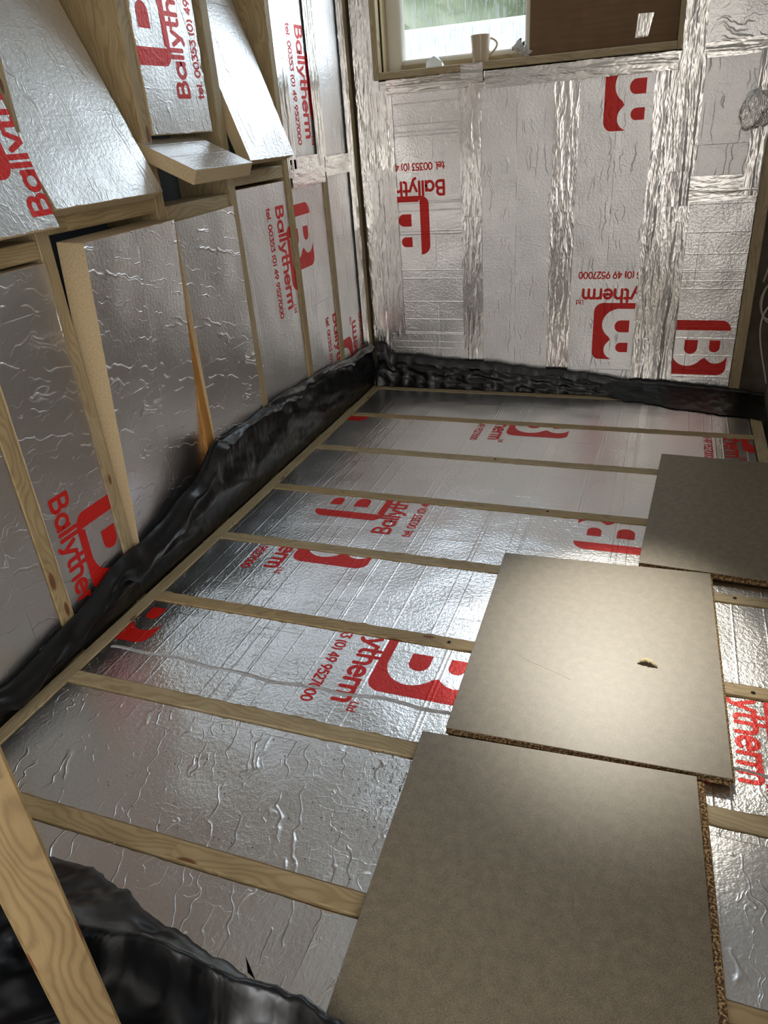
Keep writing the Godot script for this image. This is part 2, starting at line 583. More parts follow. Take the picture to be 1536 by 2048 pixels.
# ------------------------------------------------------------------ insulation board
# local axes: x = u, y = v, z = out of the foil face. The face is (u0,v0)-(u1,v1) at z = 0, the foam lies behind it.
func insulation(called: String, label: String, group: String, t: Transform3D, a: Vector2, b: Vector2, thick: float, kind: int, prints := [], upright := false, ragged := 0.0012, dims := Vector2.ZERO) -> Node3D:
	if motif.is_empty():
		make_motif()
	var o := thing(called, label, "insulation board", group, t)
	part(o, "foam_core", box(Vector3(a.x, a.y, -thick), Vector3(b.x, b.y, -0.0006), 0.002), M.foam, "pale tan foam core")
	var off := Vector2(rng.randf(), rng.randf())
	var uv := func(q: Vector2) -> Vector2:
		var l := (q.y if upright else q.x)
		var s := (q.x if upright else q.y)
		return Vector2(l / 1.9, s / 0.475) + off
	var st := tool()
	var ring := []
	var corners := [a, Vector2(b.x, a.y), b, Vector2(a.x, b.y)]
	var c := (a + b) / 2.0
	for k in 4:
		var p: Vector2 = corners[k]
		var q: Vector2 = corners[(k + 1) % 4]
		var n := maxi(4, int(p.distance_to(q) / 0.018))
		for i in n:
			var w := p.lerp(q, i / float(n))
			var inward := (q - p).normalized().orthogonal() * -1.0
			if inward.dot(c - w) < 0:
				inward = -inward
			ring.append(w + inward * rng.randf() * ragged * (3.0 if rng.randf() < 0.12 else 1.0))
	for k in ring.size():
		var p: Vector2 = ring[k]
		var q: Vector2 = ring[(k + 1) % ring.size()]
		tri(st, [Vector3(c.x, c.y, 0), Vector3(p.x, p.y, 0), Vector3(q.x, q.y, 0)], Vector3.BACK, [uv.call(c), uv.call(p), uv.call(q)])
	var face := part(o, "foil_facing", st.commit(), M["foil%d" % kind], "silver aluminium foil facing")
	if prints.size():
		var pm := print_mesh(prints, PackedVector2Array([a, Vector2(b.x, a.y), b, Vector2(a.x, b.y)]), 0.0004, uv)
		if pm:
			part(face, "red_print", pm, M["print%d" % kind], "red printed block letter mark and lettering")
	return o

func timber(parent: Node, called: String, a: Vector3, b: Vector3, axis: int, kind := 0, label := "") -> MeshInstance3D:
	return part(parent, called, box(a, b, 0.0025, axis, Vector2(rng.randf(), rng.randf())), M["wood%d" % kind], label)

# ------------------------------------------------------------------ the shell
func shell():
	var f := structure("floor")
	part(f, "subfloor", box(Vector3(-1.72, -0.24, -3.86), Vector3(0.62, -0.14, 1.3), 0.0), M.concrete)
	var l := structure("wall_left")
	part(l, "sheathing", box(Vector3(-1.76, -0.14, -3.86), Vector3(-1.68, 2.42, 1.3), 0.0), M.sheathing)
	var r := structure("wall_right")
	part(r, "lining_board", box(Vector3(0.50, -0.14, -3.76), Vector3(0.58, 2.42, 0.22), 0.0), M.lining)
	part(r, "lining_board", box(Vector3(0.50, -0.14, 1.18), Vector3(0.58, 2.42, 1.3), 0.0), M.lining)
	part(r, "door_head", box(Vector3(0.50, 2.15, 0.22), Vector3(0.58, 2.42, 1.18), 0.0), M.lining)
	var fr := structure("wall_front")
	part(fr, "lining_board", box(Vector3(-1.68, -0.14, 1.2), Vector3(0.50, 2.42, 1.28), 0.0), M.lining)
	var c := structure("ceiling")
	part(c, "roof_board", box(Vector3(-1.76, 2.42, -3.86), Vector3(0.58, 2.50, 1.3), 0.0), M.roof)
	var b := structure("wall_back")
	var st := tool()
	add_box(st, Vector3(-1.68, -0.14, -3.86), Vector3(-1.33, 2.42, -3.77), 0.0)
	add_box(st, Vector3(-1.33, -0.14, -3.86), Vector3(-0.04, 1.475, -3.77), 0.0)
	add_box(st, Vector3(-1.33, 2.24, -3.86), Vector3(-0.04, 2.42, -3.77), 0.0)
	add_box(st, Vector3(-0.04, -0.14, -3.86), Vector3(0.58, 2.42, -3.77), 0.0)
	part(b, "sheathing", st.commit(), M.cement, "grey brown cement board")

# ------------------------------------------------------------------ floor
const JOIST := [-3.603, -3.197, -2.777, -2.360, -1.950, -1.555, -1.160, -0.775, -0.350]     # far edges
const PL := -1.415
const PR := 0.405

func floor_frame():
	var f := get_node("floor")
	timber(f, "perimeter_plate", Vector3(PL - 0.045, -0.14, -3.603), Vector3(PL, 0, 1.15), 2, 0)
	timber(f, "perimeter_plate", Vector3(PR, -0.14, -3.603), Vector3(PR + 0.045, 0, 1.15), 2, 0)
	for k in JOIST.size():
		var z: float = JOIST[k]
		var j := timber(f, "joist", Vector3(PL, -0.14, z), Vector3(PR, 0.0 + 0.0006 * k, z + 0.045), 0, k % 2)
		for h in [[5, -0.462, 0.0225], [6, -0.425, 0.024], [7, -0.40, 0.020], [4, 0.27, 0.020], [5, 0.29, 0.026], [3, -0.32, 0.02], [6, 0.30, 0.02], [2, -0.60, 0.022]]:
			if h[0] == k:
				part(j, "screw_hole", disc(0.0055, Vector3(h[1], 0.0008 + 0.0006 * k, z + h[2]), UP), M.hole, "dark countersunk screw hole")
	var t := frame(Vector3.ZERO, RT, FW)          # u = x, v = -z
	t.origin.y = -0.0015
	var g := "foil boards between the floor joists"
	var what := [
		"darkest foil floor strip, farthest back against the black sheet", "second foil floor strip from the back wall, red print clipped by a joist",
		"plain unprinted foil floor strip third from the back wall", "foil floor strip printed with the red name reading away from camera",
		"foil floor strip with half a red mark beside the left plate", "foil floor strip with a large red letter mark beside the middle chipboard",
		"plain creased foil floor strip beside the nearest chipboard's far corner", "nearest foil floor strip, half covered by the black sheet"]
	var prints := [[], [[-0.616, 3.372, -90], [0.354, 3.35, -90], [-1.59, 3.43, -90]], [], [[-0.893, 2.062, 90], [0.065, 2.03, 90]], [[-1.10, 2.173, -90]],
		[[-0.625, 1.645, -90], [-1.58, 1.653, -90], [0.31, 1.646, -90]], [], []]
	for k in 8:
		var far: float = JOIST[k] + 0.045 + 0.003
		var near: float = JOIST[k + 1] - 0.003
		insulation("insulation_board", what[k], g, t, Vector2(PL + 0.004, -near), Vector2(PR - 0.006, -far), 0.09, [1, 1, 1, 1, 1, 1, 0, 0][k], prints[k], false, 0.002)
	# a long buckle that runs along the strip in front of the middle chipboard
	var o := get_child(get_child_count() - 3)
	var rows := []
	for i in 90:
		var x := lerpf(PL + 0.02, 0.38, i / 89.0)
		var v := 1.275 + 0.006 * sin(x * 9.0) + 0.004 * sin(x * 31.0) - 0.02 * (x + 1.4) * 0.2
		var row := []
		for j in 7:
			var s := (j - 3) / 3.0
			row.append(Vector3(x, v + s * 0.006, 0.0003 + 0.0028 * pow(cos(s * PI / 2), 2) * (0.6 + 0.4 * sin(x * 17.0))))
		rows.append(row)
	part(o, "foil_crease", sheet(rows), M.foil1, "long raised crease in the foil")

# ------------------------------------------------------------------ left wall; u = -z, v = y
const STUD := [-0.86, -1.210, -1.502, -2.024, -2.432, -2.872, -3.236, -3.618]     # near edges

func left_wall():
	var wl := structure("trim_1")              # timber framing of the left wall
	for k in STUD.size():
		if k == 3:
			timber(wl, "stud", Vector3(-1.675, -0.10, -2.069), Vector3(LX, 1.04, -2.024), 1, 2, "orange stained timber stud")
			timber(wl, "stud", Vector3(-1.675, 1.0405, -2.053), Vector3(LX, 2.42, -2.008), 1, 1)
			continue
		timber(wl, "stud", Vector3(-1.675, -0.10, STUD[k] - 0.045), Vector3(LX + (0.004 if k > 3 else 0.0), 2.42, STUD[k]), 1, k % 2)
	timber(wl, "sole_plate", Vector3(-1.675, -0.14, -3.66), Vector3(LX, -0.10, 1.15), 2, 0)
	timber(wl, "nogging", Vector3(-1.62, 1.078, -2.007), Vector3(LX - 0.002, 1.123, -1.549), 2, 1)
	timber(wl, "nogging", Vector3(-1.62, 1.045, -2.430), Vector3(LX - 0.002, 1.090, -2.057), 2, 0)
	timber(wl, "nogging", Vector3(-1.62, 1.108, -2.870), Vector3(LX - 0.002, 1.153, -2.479), 2, 0)
	timber(wl, "nogging", Vector3(-1.62, 1.028, -1.500), Vector3(LX - 0.002, 1.073, -1.257), 2, 1)
	var g := "foil boards on the left wall"
	var u := FW
	var t := frame(Vector3(LX - 0.003, 0, 0), u, UP)
	# lower row
	insulation("insulation_board", "foil wall board cut by the picture's left edge, with small red Ltd", g, t, Vector2(0.92, 0.0), Vector2(1.207, 1.0), 0.08, 0, [[1.15, 1.045, -90]], true)
	insulation("insulation_board", "foil wall board with big red mark and name, left of the leaning board", g, frame(Vector3(LX - 0.004, 0, 0), u, Vector3(0.012, 1, 0)), Vector2(1.258, 0.0), Vector2(1.500, 1.02), 0.08, 0, [[1.355, 0.455, -90]], true)
	insulation("insulation_board", "plain creased foil board leaning out of the left wall, thick foam edge showing", g, frame(Vector3(LX + 0.003, 0.0, -1.556), Vector3(-0.095, 0, -1), Vector3(0.078, 1, 0)), Vector2(0.0, 0.0), Vector2(0.466, 1.058), 0.08, 0, [], true)
	insulation("insulation_board", "plain creased foil wall board right of the leaning board, past the orange stained stud", g, frame(Vector3(LX + 0.0, 0, 0), u + Vector3(0, 0.022, 0), Vector3(0.026, 1, -0.022)), Vector2(2.072, -0.02), Vector2(2.431, 1.0), 0.075, 0, [], true)
	insulation("insulation_board", "foil board under the short nogging, red name and number reading downwards", g, t, Vector2(2.480, 0.0), Vector2(2.869, 1.096), 0.08, 2, [[2.832, 1.012, -90]], true)
	insulation("insulation_board", "narrow foil wall board with half a red mark near its top", g, t, Vector2(2.920, 0.0), Vector2(3.233, 1.13), 0.08, 2, [[2.80, 1.085, -90], [3.262, 0.489, -90]], true)
	insulation("insulation_board", "tall foil wall board in the far left corner, red mark near the black sheet", g, t, Vector2(3.284, 0.0), Vector2(3.615, 2.40), 0.08, 2, [[3.40, -0.006, 90]], true)
	# upper row
	insulation("insulation_board", "tall foil wall board in the upper row, red name and number reading downwards", g, t, Vector2(2.922, 1.16), Vector2(3.233, 2.40), 0.08, 2, [[3.185, 1.640, -90], [3.6, 1.9, -90]], true)
	insulation("insulation_board", "upright foil wall board above the offcut, red name reading upwards", g, frame(Vector3(LX + 0.004, 0, 0), u, UP), Vector2(2.058, 1.285), Vector2(2.388, 2.38), 0.08, 2, [[2.225, 1.38, 90]], true, 0.004)
	# boards that have slipped: the foot juts into the room, the head lies back in the bay
	var ta := frame(Vector3(-1.400, 1.14, 0), u, Vector3(-0.44, 1, 0))
	insulation("insulation_board", "wide plain foil board slipped out of the upper left bay, foot jutting out", g, ta, Vector2(1.515, 0.0), Vector2(1.952, 0.60), 0.05, 2, [], true)
	var tb := frame(Vector3(-1.362, 1.105, 0), u, Vector3(-0.235, 1, 0))
	insulation("insulation_board", "slipped foil board with red print cut off by the top left edge of the picture", g, tb, Vector2(1.02, 0.0), Vector2(1.468, 1.0), 0.026, 2, [[1.405, 0.03, 90]], true, 0.005)
	var tc := frame(Vector3(-1.400, 1.187, 0), u, Vector3(-0.345, 1, 0))
	insulation("insulation_board", "plain foil board slipped out of the bay right of the offcut, foot jutting out", g, tc, Vector2(2.488, 0.0), Vector2(2.832, 0.62), 0.045, 2, [], true)
	# offcut lying on its back across the bay; u = -z, v = from the room into the wall
	var to := frame(Vector3(-1.298, 1.187, 0), u, Vector3(-0.175, 0.081, 0))
	insulation("insulation_offcut", "short grey foil faced foam offcut sticking out of the wall like a shelf", g, to, Vector2(1.985, 0.0), Vector2(2.318, 0.21), 0.042, 1, [], true)
	# foil tape
	var tt := frame(Vector3(LX + 0.0045, 0, 0), u, UP)
	tape(tt, Vector2(2.905, 1.10), Vector2(2.990, 2.30), "shiny foil tape running up the left wall beside the topmost red number")
	tape(tt, Vector2(3.197, 1.10), Vector2(3.290, 2.30), "shiny foil tape covering the upper part of the stud nearest the corner post", 0.5)
	tape(tt, Vector2(2.930, 1.060), Vector2(3.255, 1.175), "foil tape patch across the left wall where upper and lower boards meet")
	tape(tt, Vector2(3.540, 0.22), Vector2(3.616, 2.30), "narrow wrinkled foil tape along the corner post of the left wall")
	tape(frame(Vector3(LX + 0.0050, 0, 0), u, UP), Vector2(3.27, 1.08), Vector2(3.56, 1.16), "short foil tape patch on the tall corner board")

# crumpled aluminium tape with creases along its length
func tape(t: Transform3D, a: Vector2, b: Vector2, label: String, lumps := 1.0):
	var long_v := (b.y - a.y) > (b.x - a.x)
	var ln := maxf(b.y - a.y, b.x - a.x)
	var wd := minf(b.y - a.y, b.x - a.x)
	var ni := maxi(6, int(ln / 0.012))
	var nj := 13
	var nz := noise(6.0, rng.randi() % 9999, 2)
	var ridge := noise(1.2, rng.randi() % 9999)
	var rows := []
	for i in ni + 1:
		var row := []
		for j in nj + 1:
			var l := ln * i / ni
			var s := wd * j / nj
			var q := nz.get_noise_2d(l * 0.22, s * 1.6) * 0.0016 * lumps + 0.0018 * maxf(0.0, 1.0 - absf(s / wd - 0.52 - 0.12 * ridge.get_noise_1d(l)) * 9.0) * lumps
			var edge := 0.0015 * nz.get_noise_2d(l * 4.0, 50.0)
			if j == 0 or j == nj:
				q = 0.0
				s += edge
			var h := maxf(q + 0.0008, 0.0003)
			row.append(Vector3(a.x + s, a.y + l, h) if long_v else Vector3(a.x + l, a.y + s, h))
		rows.append(row)
	var m := sheet(rows, 1.0)
	# texture in metres
	var arr := m.surface_get_arrays(0)
	var uv := PackedVector2Array()
	var off := Vector2(rng.randf(), rng.randf())
	for p in arr[Mesh.ARRAY_VERTEX]:
		uv.append((Vector2(p.x, p.y) if long_v else Vector2(p.y, p.x)) + off)
	arr[Mesh.ARRAY_TEX_UV] = uv
	var am := ArrayMesh.new()
	am.add_surface_from_arrays(Mesh.PRIMITIVE_TRIANGLES, arr)
	var o := thing("foil_tape", label, "tape", "strips of foil tape", t)
	part(o, "tape_strip", am, M.tape)

# ------------------------------------------------------------------ back wall; u = x, v = y
func back_wall():
	var wb := structure("trim_2")              # timber framing of the back wall
	for x in [-1.46, -0.93, -0.51, -0.085]:
		timber(wb, "stud", Vector3(x, -0.10, -3.768), Vector3(x + 0.045, 1.44, BZ - 0.006), 1, 0)
	timber(wb, "stud", Vector3(0.322, -0.10, -3.768), Vector3(0.368, 2.42, BZ + 0.004), 1, 0, "bare timber stud ending the foil wall")
	timber(wb, "sole_plate", Vector3(-1.46, -0.14, -3.768), Vector3(0.5, -0.10, BZ), 0, 0)
	var g := "foil boards on the back wall"
	var t := frame(Vector3(0, 0, BZ), RT, UP)
	insulation("insulation_board", "foil back wall board under the glass, red mark and name printed upside down", g, t, Vector2(-1.455, 0.0), Vector2(-0.912, 1.44), 0.08, 1, [[-1.035, 0.950, 180]], true)
	insulation("insulation_board", "plain wrinkled unprinted foil board on the back wall, below the mug", g, t, Vector2(-0.906, 0.0), Vector2(-0.487, 1.44), 0.08, 2, [], true)
	insulation("insulation_board", "foil back wall board with two upside down red marks, below the cardboard", g, t, Vector2(-0.481, 0.0), Vector2(-0.063, 1.44), 0.08, 2, [[0.028, 0.442, 180], [0.018, 1.440, 180]], true)
	insulation("insulation_board", "foil back wall board at the right end with a sideways red mark low down", g, t, Vector2(-0.057, 0.0), Vector2(0.319, 0.925), 0.08, 1, [[0.024, 0.450, -90]], true)
	insulation("insulation_board", "plain upper foil board on the back wall right of the cardboard, with a torn hole", g, t, Vector2(-0.057, 0.931), Vector2(0.319, 1.432), 0.08, 2, [], true)
	insulation("insulation_board", "topmost foil board on the back wall at the top right of the picture", g, t, Vector2(-0.03, 1.438), Vector2(0.319, 2.38), 0.08, 0, [], true)
	var tt := frame(Vector3(0, 0, BZ + 0.0008), RT, UP)
	var t2 := frame(Vector3(0, 0, BZ + 0.0030), RT, UP)
	tape(tt, Vector2(-1.455, 0.18), Vector2(-1.335, 2.3), "wide wrinkled foil tape folded into the far left corner", 1.6)
	tape(t2, Vector2(-1.352, 0.26), Vector2(-1.278, 1.40), "foil tape beside the far left corner, next to the upside down red name", 1.2)
	tape(tt, Vector2(-0.959, 0.10), Vector2(-0.857, 1.440), "vertical foil tape on the back wall running down from below the mug", 0.6)
	tape(tt, Vector2(-0.536, 0.08), Vector2(-0.428, 1.440), "vertical foil tape on the back wall below the cardboard's left part", 0.6)
	tape(tt, Vector2(-0.128, 0.05), Vector2(-0.045, 1.440), "vertical foil tape beside the two upside down red marks, left of a pair", 1.6)
	tape(t2, Vector2(-0.062, 0.05), Vector2(0.062, 1.44), "vertical foil tape beside the sideways red mark, right of a pair", 1.8)
	tape(t2, Vector2(-1.30, 1.383), Vector2(-0.915, 1.445), "horizontal foil tape under the left part of the window sill", 1.4)
	tape(t2, Vector2(-0.868, 1.373), Vector2(-0.40, 1.440), "smooth dark horizontal foil tape under the sill right of the mug", 0.6)
	tape(frame(Vector3(0, 0, BZ + 0.0045), RT, UP), Vector2(-0.45, 1.375), Vector2(-0.045, 1.442), "crumpled horizontal foil tape under the cardboard", 1.8)
	tape(frame(Vector3(0, 0, BZ + 0.011), RT, UP), Vector2(-0.036, 0.86), Vector2(0.05, 2.30), "tall deeply wrinkled foil tape running up right of the cardboard", 2.4)
	tape(t2, Vector2(0.03, 1.405), Vector2(0.318, 1.462), "horizontal foil tape crossing the back wall at the top right", 1.6)
	tape(frame(Vector3(0, 0, BZ + 0.0052), RT, UP), Vector2(0.045, 0.874), Vector2(0.318, 0.975), "horizontal foil tape patch on the back wall above the right end board", 1.8)
	tape(frame(Vector3(0, 0, BZ + 0.0065), RT, UP), Vector2(0.258, 0.89), Vector2(0.322, 1.42), "vertical foil tape at the right end of the back wall under the torn foil", 1.8)
	tape(frame(Vector3(0, 0, BZ + 0.0155), RT, UP), Vector2(-0.945, 1.40), Vector2(-0.845, 1.474), "small foil tape patch folded over the sill under the mug", 1.6)
	crumple("torn_foil_patch", "crumpled torn foil stuffed in the hole at the right end of the back wall", "foil", Vector3(0.262, 1.205, BZ + 0.020), Vector3(0.055, 0.07, 0.014), 3)

func crumple(called: String, label: String, category: String, at: Vector3, r: Vector3, sd: int):
	var nz := noise(1.1, sd, 1)
	var rows := []
	for i in 29:
		var row := []
		for j in 17:
			var a := TAU * i / 28.0
			var b := PI * j / 16.0
			var d := Vector3(sin(b) * cos(a), cos(b), sin(b) * sin(a))
			row.append(d * r * (0.9 + 0.35 * nz.get_noise_3dv(d * 1.1) + 0.12 * absf(sin(a * 2.0 + 3.0 * d.y))))
		rows.append(row)
	var o := thing(called, label, category, "", Transform3D(Basis(), at))
	part(o, "crumpled_foil", sheet(rows), M.tape)

# ------------------------------------------------------------------ window, sill and what stands on it
func window_and_sill():
	var w := structure("window_1")
	var z0 := -3.83
	var z1 := -3.765
	for b in [[Vector3(-1.33, 1.475, z0), Vector3(-1.252, 2.24, z1)], [Vector3(-0.12, 1.475, z0), Vector3(-0.04, 2.24, z1)], [Vector3(-0.685, 1.475, z0), Vector3(-0.61, 2.24, z1)]]:
		part(w, "window_stile", box(b[0], b[1], 0.006, 1), M.upvc, "cream window frame stile")
	for b in [[Vector3(-1.252, 1.475, z0), Vector3(-0.685, 1.520, z1)], [Vector3(-0.61, 1.475, z0), Vector3(-0.12, 1.52, z1)], [Vector3(-1.252, 2.18, z0), Vector3(-0.685, 2.24, z1)], [Vector3(-0.61, 2.18, z0), Vector3(-0.12, 2.24, z1)]]:
		part(w, "window_rail", box(b[0], b[1], 0.006, 0), M.upvc, "cream window frame rail")
	for b in [[Vector3(-1.256, 1.516, -3.800), Vector3(-0.681, 2.184, -3.796)], [Vector3(-0.614, 1.516, -3.800), Vector3(-0.116, 2.184, -3.796)]]:
		part(w, "window_pane", box(b[0], b[1], 0.0), M.glass, "rain streaked window glass")
	# rain on the outside of the pane
	var mm := MultiMesh.new()
	mm.transform_format = MultiMesh.TRANSFORM_3D
	var s := SphereMesh.new()
	s.radius = 0.5
	s.height = 1.0
	s.radial_segments = 10
	s.rings = 5
	mm.mesh = s
	var n := 900
	mm.instance_count = n
	for k in n:
		var d := rng.randf_range(0.0016, 0.0042)
		var streak := rng.randf() < 0.6
		var sc := Vector3(d * (0.45 if streak else 1.0), d * (rng.randf_range(6.0, 26.0) if streak else 1.1), d * 0.5)
		mm.set_instance_transform(k, Transform3D(Basis.from_scale(sc), Vector3(rng.randf_range(-1.245, -0.69), rng.randf_range(1.53, 1.95), -3.8005)))
	var drops := MultiMeshInstance3D.new()
	drops.name = "raindrops"
	drops.multimesh = mm
	var water := std(Color(0.95, 0.97, 1.0, 0.55), 0.3)
	water.transparency = BaseMaterial3D.TRANSPARENCY_ALPHA
	water.backlight_enabled = true
	water.backlight = Color(0.9, 0.9, 0.9)
	drops.material_override = water
	drops.set_meta("kind", "stuff")
	w.add_child(drops)
	# timber lining of the opening
	var trim := structure("trim_3")
	timber(trim, "jamb_lining", Vector3(-1.357, 1.445, -3.69), Vector3(-1.327, 2.26, BZ + 0.012), 1, 0)
	timber(trim, "jamb_lining", Vector3(-0.055, 1.445, -3.76), Vector3(-0.035, 2.26, BZ + 0.012), 1, 0)
	var sl := timber(trim, "window_sill", Vector3(-1.327, 1.446, -3.765), Vector3(-0.055, 1.476, BZ + 0.014), 0, 0, "timber window sill board")
	sl.name = "window_sill"
	timber(trim, "sill_upstand", Vector3(-1.25, 1.476, -3.764), Vector3(-0.12, 1.500, -3.735), 0, 0, "pale timber strip along the foot of the window")
	# foil lined reveal between the left jamb and the frame
	insulation("insulation_board", "narrow foil strip lining the left window reveal", "", frame(Vector3(-1.322, 1.478, -3.762), Vector3.BACK, UP), Vector2(0, 0), Vector2(0.072, 0.74), 0.006, 2, [], true)
	# cardboard over the right half
	var cb := thing("cardboard_sheet", "brown cardboard sheet propped over the right half of the window", "cardboard", "", Transform3D(Basis(RT, -0.02), Vector3(-0.655, 1.477, -3.708)))
	part(cb, "cardboard_panel", box(Vector3(0, 0, -0.005), Vector3(0.597, 0.46, 0.0), 0.001, 1), M.cardboard)
	var st := tool()
	var nz := noise(90.0, 12)
	var pts := [Vector2(0.432, 0.026), Vector2(0.447, 0.034), Vector2(0.462, 0.028), Vector2(0.474, 0.036), Vector2(0.482, 0.028), Vector2(0.500, 0.108), Vector2(0.438, 0.110)]
	for k in range(1, pts.size() - 1):
		var q := [pts[0], pts[k], pts[k + 1]]
		tri(st, q.map(func(p): return Vector3(p.x, p.y, 0.0012)), Vector3.BACK, q)
	part(cb, "tape_patch", st.commit(), M.tape, "torn silver tape patch")
	# mug
	var mug := thing("mug", "cream tapered mug standing on the window sill", "mug", "", Transform3D(Basis(UP, 0.25).scaled(Vector3(1.08, 1.04, 1.08)), Vector3(-0.864, 1.476, -3.686)))
	part(mug, "cup", lathe([Vector2(0.0, 0.0), Vector2(0.029, 0.0), Vector2(0.032, 0.003), Vector2(0.036, 0.04), Vector2(0.0425, 0.096), Vector2(0.0415, 0.098), Vector2(0.040, 0.096), Vector2(0.034, 0.04), Vector2(0.029, 0.008), Vector2(0.0, 0.007)]), M.mug)
	var path := []
	for k in 17:
		var a := k / 16.0
		path.append(Vector3(0.038 + 0.030 * sin(PI * pow(a, 0.75)) - 0.004 * a, 0.084 - 0.062 * a, 0.0))
	part(mug, "handle", tube(path, 0.0042), M.mug)
	# scrap of white plastic and a twist of tape on the sill
	var sc := thing("plastic_scrap", "folded translucent white plastic scrap on the sill left of the mug", "scrap", "", Transform3D(Basis(UP, 0.15), Vector3(-1.066, 1.476, -3.672)))
	var fan := tool()
	var o2 := [Vector3(-0.042, 0, 0.006), Vector3(-0.042, 0.022, 0.0), Vector3(-0.008, 0.044, -0.010), Vector3(0.028, 0.020, -0.004), Vector3(0.030, 0.0, 0.006)]
	for k in range(1, 4):
		tri(fan, [o2[0], o2[k], o2[k + 1]], Vector3.BACK, [Vector2.ZERO, Vector2.ZERO, Vector2.ZERO])
	var back := [Vector3(-0.030, 0, -0.022), Vector3(-0.018, 0.030, -0.020), Vector3(0.012, 0.036, -0.020), Vector3(0.036, 0.008, -0.014), Vector3(0.036, 0.0, -0.010)]
	for k in range(1, 4):
		tri(fan, [back[0], back[k], back[k + 1]], Vector3.BACK, [Vector2.ZERO, Vector2.ZERO, Vector2.ZERO])
	for k in range(1, 4):
		quad(fan, [o2[k], o2[k + 1], back[k + 1], back[k]], UP, [Vector2.ZERO, Vector2.ZERO, Vector2.ZERO, Vector2.ZERO])
	part(sc, "plastic_film", fan.commit(), M.white_plastic)
	var tw := thing("foil_twist", "twisted scrap of foil tape on the sill beside the cardboard", "scrap", "", Transform3D(Basis(Vector3.BACK, -0.7).scaled(Vector3(1.1, 1.1, 1.1)), Vector3(-0.676, 1.503, -3.675)))
	var rows := []
	var nn := noise(30.0, 77, 2)
	for i in 13:
		var row := []
		for j in 15:
			var a := TAU * j / 14.0
			var x := lerpf(-0.035, 0.032, i / 12.0)
			var r := 0.012 * (1.0 + 1.1 * nn.get_noise_2d(x, a * 0.05)) * (1.25 if i < 4 else 0.8)
			row.append(Vector3(x + 0.008 * nn.get_noise_1d(a), r * cos(a) * 1.2, r * sin(a) * 0.7))
		rows.append(row)
	part(tw, "crumpled_foil", sheet(rows), M.tape)

# ------------------------------------------------------------------ chipboard laid loose on the joists
func chip_panel(label: String, at: Vector3, turn: float, w: float, l: float) -> Node3D:
	# at = far left corner, +x to the right, +z towards the camera
	var o := thing("chipboard_panel", label, "floor panel", "loose chipboard floor panels", Transform3D(Basis(UP, deg_to_rad(turn)), at))
	part(o, "panel_core", box(Vector3(0.0008, 0, 0.0008), Vector3(w - 0.0008, 0.0195, l - 0.0008), 0.001), M.chip_edge, "coarse pale chip core")
	part(o, "panel_face", box(Vector3(0, 0.0196, 0), Vector3(w, 0.022, l), 0.0008, 0, Vector2(rng.randf(), rng.randf())), M.chipboard, "smooth grey brown pressed face")
	return o

func floor_boards():
	var y := 0.0056
	var b1 := chip_panel("nearest and largest chipboard panel, filling the bottom of the picture", Vector3(-0.426, y, -1.175), 3.0, 0.586, 1.18)
	part(b1, "chipped_edge", box(Vector3(0.5865, 0.001, 0.004), Vector3(0.602, 0.0150, 1.16), 0.003), M.chip_edge, "broken pale chip edge")
	part(b1, "chipped_edge", box(Vector3(0.03, 0.001, -0.003), Vector3(0.58, 0.0165, -0.0004), 0.002), M.chip_edge, "broken pale chip edge")
	var b2 := chip_panel("middle chipboard panel under the pool of light with a wood flake on it", Vector3(-0.401, y, -1.989), 1.7, 0.606, 0.790)
	part(b2, "tongue", box(Vector3(0.0, 0.008, 0.7905), Vector3(0.60, 0.014, 0.795), 0.002), M.chip_edge, "dark tongue along the near edge")
	part(b2, "tongue", box(Vector3(0.6065, 0.004, 0.0), Vector3(0.6125, 0.0125, 0.785), 0.002), M.chip_edge, "pale tongue along the right edge")
	var b3 := chip_panel("farthest chipboard panel, cut off by the right edge of the picture", Vector3(0.0475, y, -2.871), -3.0, 0.40, 0.85)
	part(b3, "tongue", box(Vector3(0.0, 0.008, 0.8505), Vector3(0.40, 0.014, 0.857), 0.002), M.chip_edge, "dark tongue along the near edge")
	# a pale curved scratch in the middle panel
	var sc := []
	for q in [[-0.312, -1.590], [-0.294, -1.535], [-0.277, -1.505], [-0.235, -1.480], [-0.16, -1.452], [-0.125, -1.436]]:
		sc.append(b2.transform.affine_inverse() * Vector3(q[0], y + 0.0220, q[1]))
	part(b2, "scratch", tube(sc, 0.0005, 6), std(Color(0.78, 0.73, 0.62), 0.7), "thin pale curved scratch")
	# wood flake
	var fl := thing("wood_flake", "small pale curled wood flake lying on the middle chipboard", "flake", "", Transform3D(Basis(UP, 0.1), Vector3(0.048, 0.0276, -1.545)))
	var nz := noise(60.0, 9, 2)
	var rows := []
	for i in 15:
		var row := []
		var a := i / 14.0
		for j in 11:
			var b := TAU * j / 10.0
			var w := 0.0075 * pow(sin(PI * clampf(a, 0.04, 0.97)), 0.6) * (1.0 + 0.5 * nz.get_noise_2d(a * 0.06, b * 0.01))
			row.append(Vector3((a - 0.5) * 0.048, 0.0035 + 0.0042 * sin(PI * a) + w * sin(b) * 0.45, 0.010 * a * a - 0.006 * sin(PI * a) + w * cos(b)))
		rows.append(row)
	part(fl, "flake", sheet(rows), solid(std(Color(0.86, 0.80, 0.64), 0.8), 1.0))

# ------------------------------------------------------------------ black damp-proof sheet
func profile(keys: Array, x: float) -> float:
	if x <= keys[0][0]:
		return keys[0][1]
	for k in keys.size() - 1:
		if x <= keys[k + 1][0]:
			var t: float = (x - keys[k][0]) / (keys[k + 1][0] - keys[k][0])
			return lerpf(keys[k][1], keys[k + 1][1], t * t * (3.0 - 2.0 * t))
	return keys[-1][1]

